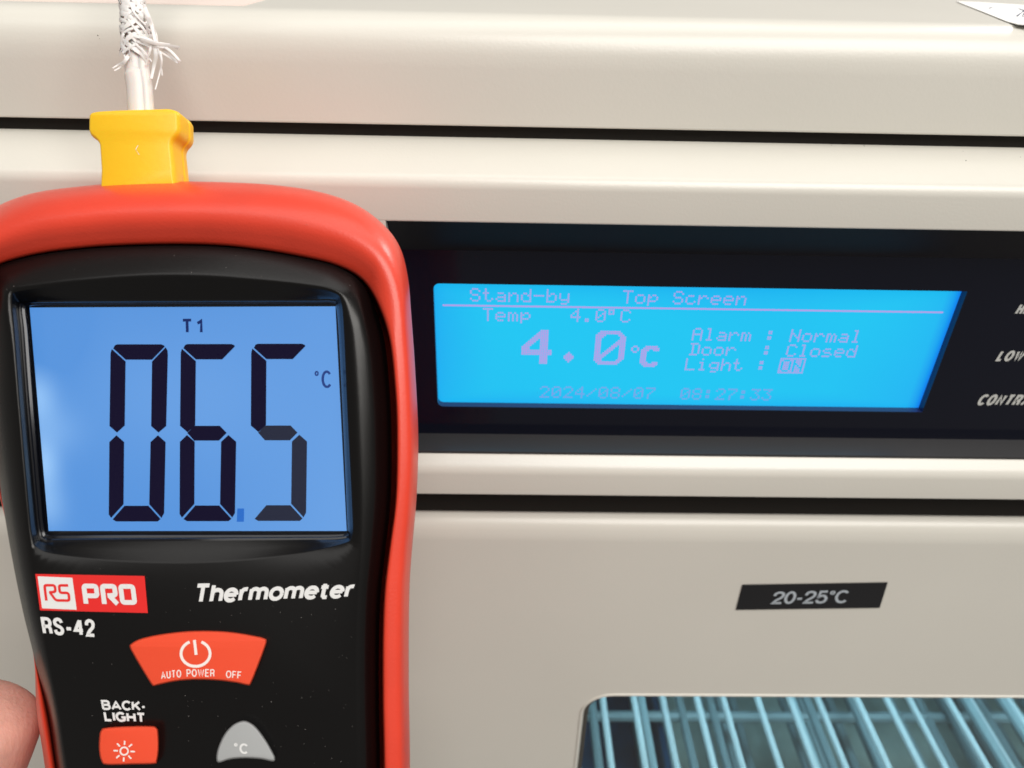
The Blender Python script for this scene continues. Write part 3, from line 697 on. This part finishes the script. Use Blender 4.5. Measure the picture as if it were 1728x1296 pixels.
# dust
dv, df = [], []
def speck(px, py, z, s):
    k = len(dv); c = Lc(px, py, z) - c1; a = random.random()*6
    for j in range(4):
        dv.append(c + Vector((math.cos(a + j*1.57)*s*(1 if j % 2 else .6), math.sin(a + j*1.57)*s, 0)))
    dv.append(c + Vector((0, 0, s*.8)))
    df.extend([(k, k+1, k+4), (k+1, k+2, k+4), (k+2, k+3, k+4), (k+3, k, k+4)])
for _ in range(110):
    x = random.uniform(300, 598); y = random.uniform(960, 1296)
    if random.random() < .35: x = random.uniform(120, 598)
    if 215 < x < 452 and 1060 < y < 1160: continue
    speck(x, y, .00005, random.choice([.00003, .00004, .00004, .00006]))
for _ in range(34):
    x = random.uniform(70, 560); speck(x, random.uniform(915, 935) if random.random() < .5 else random.uniform(560, 600), -.0008 if False else .00003, .00003) if False else None
for _ in range(45):
    i = random.randrange(len(I_)); s_ = random.uniform(.3, .95)
    if I_[i][1] < 480: 
        p = mixp(I_[i], F_[i], s_); speck(p[0], p[1], -.0032*(1-s_)**1.1 + .0002, random.choice([.00004, .00005, .00008]))
for _ in range(60):
    i = random.randrange(len(I_))
    if 640 < I_[i][0]: speck(I_[i][0] + random.uniform(-1, 4), I_[i][1], -.0022, random.uniform(.00003, .00008))
o = mesh('dust', dv, df, M_dust, meter, smooth=False); o['kind'] = 'stuff'

# ================================================================== thermocouple plug and braided lead
c2 = Lc(240, 260, -.012)
plug = empty('thermocouple_probe', 'yellow thermocouple plug with frayed white braided lead, plugged into the top of the meter', 'temperature probe', CM @ Matrix.Translation(c2))
zp0, zp1 = -.0075, -.0143
def plug_ring(c, z):
    k = (D1 - zp0)/(D1 - z)                      # straight back from the front outline
    return [Lc(864 + (a - 864)*k, 648 + (b - 648)*k, z) - c2 for a, b in c]
PO = roundp([(a - 3, b) for a, b in [(171, 340), (171, 284), (168, 238), (150, 226), (150.5, 188), (170, 185), (200, 183.5), (286, 181), (304, 186), (305, 224), (291, 238), (296, 284), (300, 340)]], [3, 9, 14, 15, 6, 5, 6, 15, 14, 9, 3], 7)
def inset_px(c, d):
    out = []; n = len(c); mx_, my_ = 235, 262
    for i in range(n):
        a = Vector(c[i-1]); b = Vector(c[(i+1) % n]); t = (b-a).normalized(); nn = Vector((-t.y, t.x)); p = Vector(c[i])
        if nn.dot(Vector((mx_, my_)) - p) < 0: nn = -nn
        p = p + nn*d; out.append((p.x, p.y))
    return out
v, f = loft([plug_ring(inset_px(PO, 6), zp0), plug_ring(inset_px(PO, 4), zp0 - .0001), plug_ring(inset_px(PO, 2), zp0 - .00035), plug_ring(inset_px(PO, .6), zp0 - .0007), plug_ring(PO, zp0 - .0012), plug_ring(PO, zp0 - .0040), plug_ring(inset_px(PO, 1.6), zp0 - .0043), plug_ring(inset_px(PO, 1.6), zp0 - .0046), plug_ring(PO, zp0 - .0049), plug_ring(PO, zp1 + .001), plug_ring(inset_px(PO, 1.8), zp1)], cap0=True, cap1=True)
mesh('plug_body', v, f, M_yellow, plug, angle=30)
# scratch on the plug and mating stub
strk = [[(233, 245), (229, 252), (233, 258)], [(229, 252), (235, 261)]]
vv, ff = [], []
for ln in strk:
    k = len(vv)
    for p in ln: vv += [Lc(p[0]-.5, p[1], zp0 + .00006) - c2, Lc(p[0]+.5, p[1]+.4, zp0 + .00006) - c2]
    ff += [(k+2*i, k+2*i+1, k+2*i+3, k+2*i+2) for i in range(len(ln)-1)]
mesh('scratch', vv, ff, M_print2, plug, smooth=False)
zc0 = -.0112
path = catmull([(238, 200, 0), (236, 175, 0), (234, 145, 0), (229, 115, 0), (229, 85, 0), (230, 55, 0), (226, 25, 0), (222, -5, 0), (219, -60, 0), (222, -130, 0), (240, -240, 0), (275, -380, 0)], 8, False)
def tube(pth, rad, n=14, org=c2, zf=zc0):
    P = [Lc(p[0], p[1], zf + p[2]) for p in pth]; rings = []
    for i, p in enumerate(P):
        d = (P[min(i+1, len(P)-1)] - P[max(i-1, 0)]).normalized(); s = d.cross(Vector((0, 0, 1))).normalized(); t = s.cross(d)
        r = rad(i/(len(P)-1)) if callable(rad) else rad
        rings.append([p + (s*math.cos(2*math.pi*k/n) + t*math.sin(2*math.pi*k/n))*r - org for k in range(n)])
    return loft(rings, True, True)
sheath = tube(path, lambda u: .00215 if u < .25 else .0019)
mesh('sheath', *sheath, M_white, plug)
# inner pair line showing through: a second, thinner conductor side by side
v, f = tube([(p[0] + 13, p[1] + 2, .0004) for p in path[:40]], .0011); mesh('conductor', v, f, M_white, plug)
# braid: helical ribbons both ways
bv, bf = [], []
bp = [p for p in path if p[1] < 104]
PB = [Lc(p[0], p[1], zc0) for p in bp]
# resample
segl = [0]
for a, b in zip(PB, PB[1:]): segl.append(segl[-1] + (b-a).length)
def at(s):
    s = max(0, min(segl[-1], s))
    for i in range(len(PB)-1):
        if s <= segl[i+1]:
            t = (s - segl[i])/(segl[i+1]-segl[i]); return PB[i].lerp(PB[i+1], t), (PB[i+1]-PB[i]).normalized()
    return PB[-1], (PB[-1]-PB[-2]).normalized()
TL_ = min(segl[-1], .045)
for hnd in (1, -1):
    for k in range(7):
        ph = 2*math.pi*k/7 + random.uniform(-.15, .15); K = 90; base = len(bv); st = random.uniform(0, .0018)
        for j in range(K+1):
            s = st + (TL_ - st)*j/K; p, d = at(s); sd = d.cross(Vector((0, 0, 1))).normalized(); td = sd.cross(d)
            an = ph + hnd*s*620 + .25*math.sin(s*900 + k); flare = 1 + .22*math.exp(-s/.002) + .18*math.exp(-((s-.006)/.003)**2)
            R = .00222*flare + .00012*math.sin(s*2200*hnd + k*2.2)
            q = sd*math.cos(an) + td*math.sin(an); wv = (d*math.sin(.9) + (td*math.cos(an) - sd*math.sin(an))*math.cos(.9)*-hnd)
            ww = .00036*(1 + .3*math.sin(j*.7 + k))
            bv += [p + q*R + wv*ww - c2, p + q*(R + .00012) - c2, p + q*R - wv*ww - c2]
        for j in range(K):
            a = base + 3*j; bf += [(a, a+1, a+4, a+3), (a+1, a+2, a+5, a+4)]
mesh('braid', bv, bf, M_braid, plug, angle=80)
def ribbon(pts, wpx, z=0, tw=0.0):
    s = catmull([(a, b, 0) for a, b in pts], 6, False); n = len(s); P = [Lc(a, b, zc0 + .0024 + z + .0004*math.sin(i*.4)) for i, (a, b, _) in enumerate(s)]
    v = []; f = []; sc = D1/F
    for i, p in enumerate(P):
        d = (P[min(i+1, n-1)] - P[max(i-1, 0)]).normalized(); nn = Vector((-d.y, d.x, tw)).normalized(); ww = wpx*sc/2*(.7 + .3*math.sin(math.pi*min(1, i/n + .3)))
        v += [p + nn*ww - c2, p + Vector((0, 0, ww*.35)) - c2, p - nn*ww - c2, p - Vector((0, 0, ww*.35)) - c2]
    for i in range(n-1):
        for k in range(4): a = 4*i; f.append((a+k, a+(k+1) % 4, a+4+(k+1) % 4, a+4+k))
    f += [(0, 1, 2, 3), (4*n-4, 4*n-3, 4*n-2, 4*n-1)]
    mesh('strand', v, f, M_braid, plug, angle=80)
for pts, wd in [(p_, w_*1.35) for p_, w_ in [([(222, 60), (245, 65), (268, 74), (288, 86), (304, 104)], 5), ([(225, 64), (248, 72), (274, 82), (293, 99), (302, 105)], 4), ([(224, 67), (250, 77), (278, 92), (300, 106)], 3.5),
                ([(236, 66), (262, 73), (280, 76), (303, 80)], 4.5), ([(232, 62), (258, 70), (276, 73), (287, 74)], 3), ([(245, 70), (270, 80), (285, 78), (301, 83)], 2.5),
                ([(262, 80), (263, 95), (259, 115), (255, 133)], 6), ([(266, 82), (270, 95), (272, 112), (274, 128)], 3), ([(270, 86), (273, 105), (269, 125), (262, 151)], 2.4),
                ([(212, 50), (206, 64), (207, 82), (212, 99)], 3.2), ([(216, 92), (208, 104), (198, 110), (190, 115)], 2.6), ([(218, 95), (210, 106), (202, 114), (193, 119)], 2.6),
                ([(238, 18), (238, 32), (233, 46), (228, 62)], 6), ([(244, 12), (250, 30), (257, 48), (262, 70)], 5.5), ([(250, 22), (258, 44), (264, 60), (266, 82)], 3),
                ([(240, 6), (246, 14), (243, 30)], 3), ([(222, 12), (230, 26), (246, 42)], 3), ([(214, 28), (226, 46), (240, 62)], 3), ([(218, 78), (232, 88), (248, 106)], 3.4), ([(222, 70), (240, 84), (256, 104)], 3), ([(214, 60), (218, 84), (224, 108)], 2.6), ([(256, 70), (252, 90), (246, 110)], 3)]]:
    ribbon(pts, wd, random.uniform(-.0006, .0004), random.uniform(-.5, .5))

# ================================================================== the hand that holds the meter
c3 = Lc(100, 2000, -.04)
hand = bpy.data.meshes.new('hand')
J = []; E = []; RR = []
def jn(px, py, z, r, par=None):
    J.append(Lc(px, py, z) - c3); RR.append(r)
    if par is not None: E.append((par, len(J)-1))
    return len(J)-1
root = jn(120, 2300, -.060, .022)
wr = jn(130, 2050, -.056, .021, root); pa = jn(190, 1850, -.054, .019, wr)
t1 = jn(40, 1800, -.045, .013, wr); t2 = jn(-90, 1580, -.030, .0100, t1); t3 = jn(-92, 1400, -.0195, .0105, t2); t4 = jn(-46, 1245, -.0175, .0125, t3); t5 = jn(-18, 1170, -.0165, .0116, t4)
for k, (y0, ln) in enumerate(((1560, 0), (1660, 10), (1765, 0), (1865, -20))):
    kn = jn(330, y0 + 60, -.052, .0105, pa); a = jn(560, y0 + 10, -.046, .0086, kn); b = jn(722 + ln*.6, y0, -.034, .0078, a); c_ = jn(752 + ln*.6, y0, -.021, .0074, b); jn(735 + ln*.5, y0, -.010, .0062, c_)
hand.from_pydata([tuple(p) for p in J], E, [])
ho = bpy.data.objects.new('hand', hand); COL.objects.link(ho); ho.matrix_world = CM @ Matrix.Translation(c3)
sm = ho.modifiers.new('skin', 'SKIN'); sm.use_smooth_shade = True
if not hand.skin_vertices:
    hand.attributes  # skin layer is created with the modifier below
bmh = bmesh.new(); bmh.from_mesh(hand); lay = bmh.verts.layers.skin.verify(); bmh.verts.ensure_lookup_table()
for i, vv_ in enumerate(bmh.verts):
    vv_[lay].radius = (RR[i], RR[i]); vv_[lay].use_root = (i == 0)
bmh.to_mesh(hand); bmh.free()
su = ho.modifiers.new('sub', 'SUBSURF'); su.levels = 3; su.render_levels = 3
hand.materials.append(M_skin)
ho['label'] = 'bare fingertip gripping the left side of the thermometer at the lower left'; ho['category'] = 'hand'
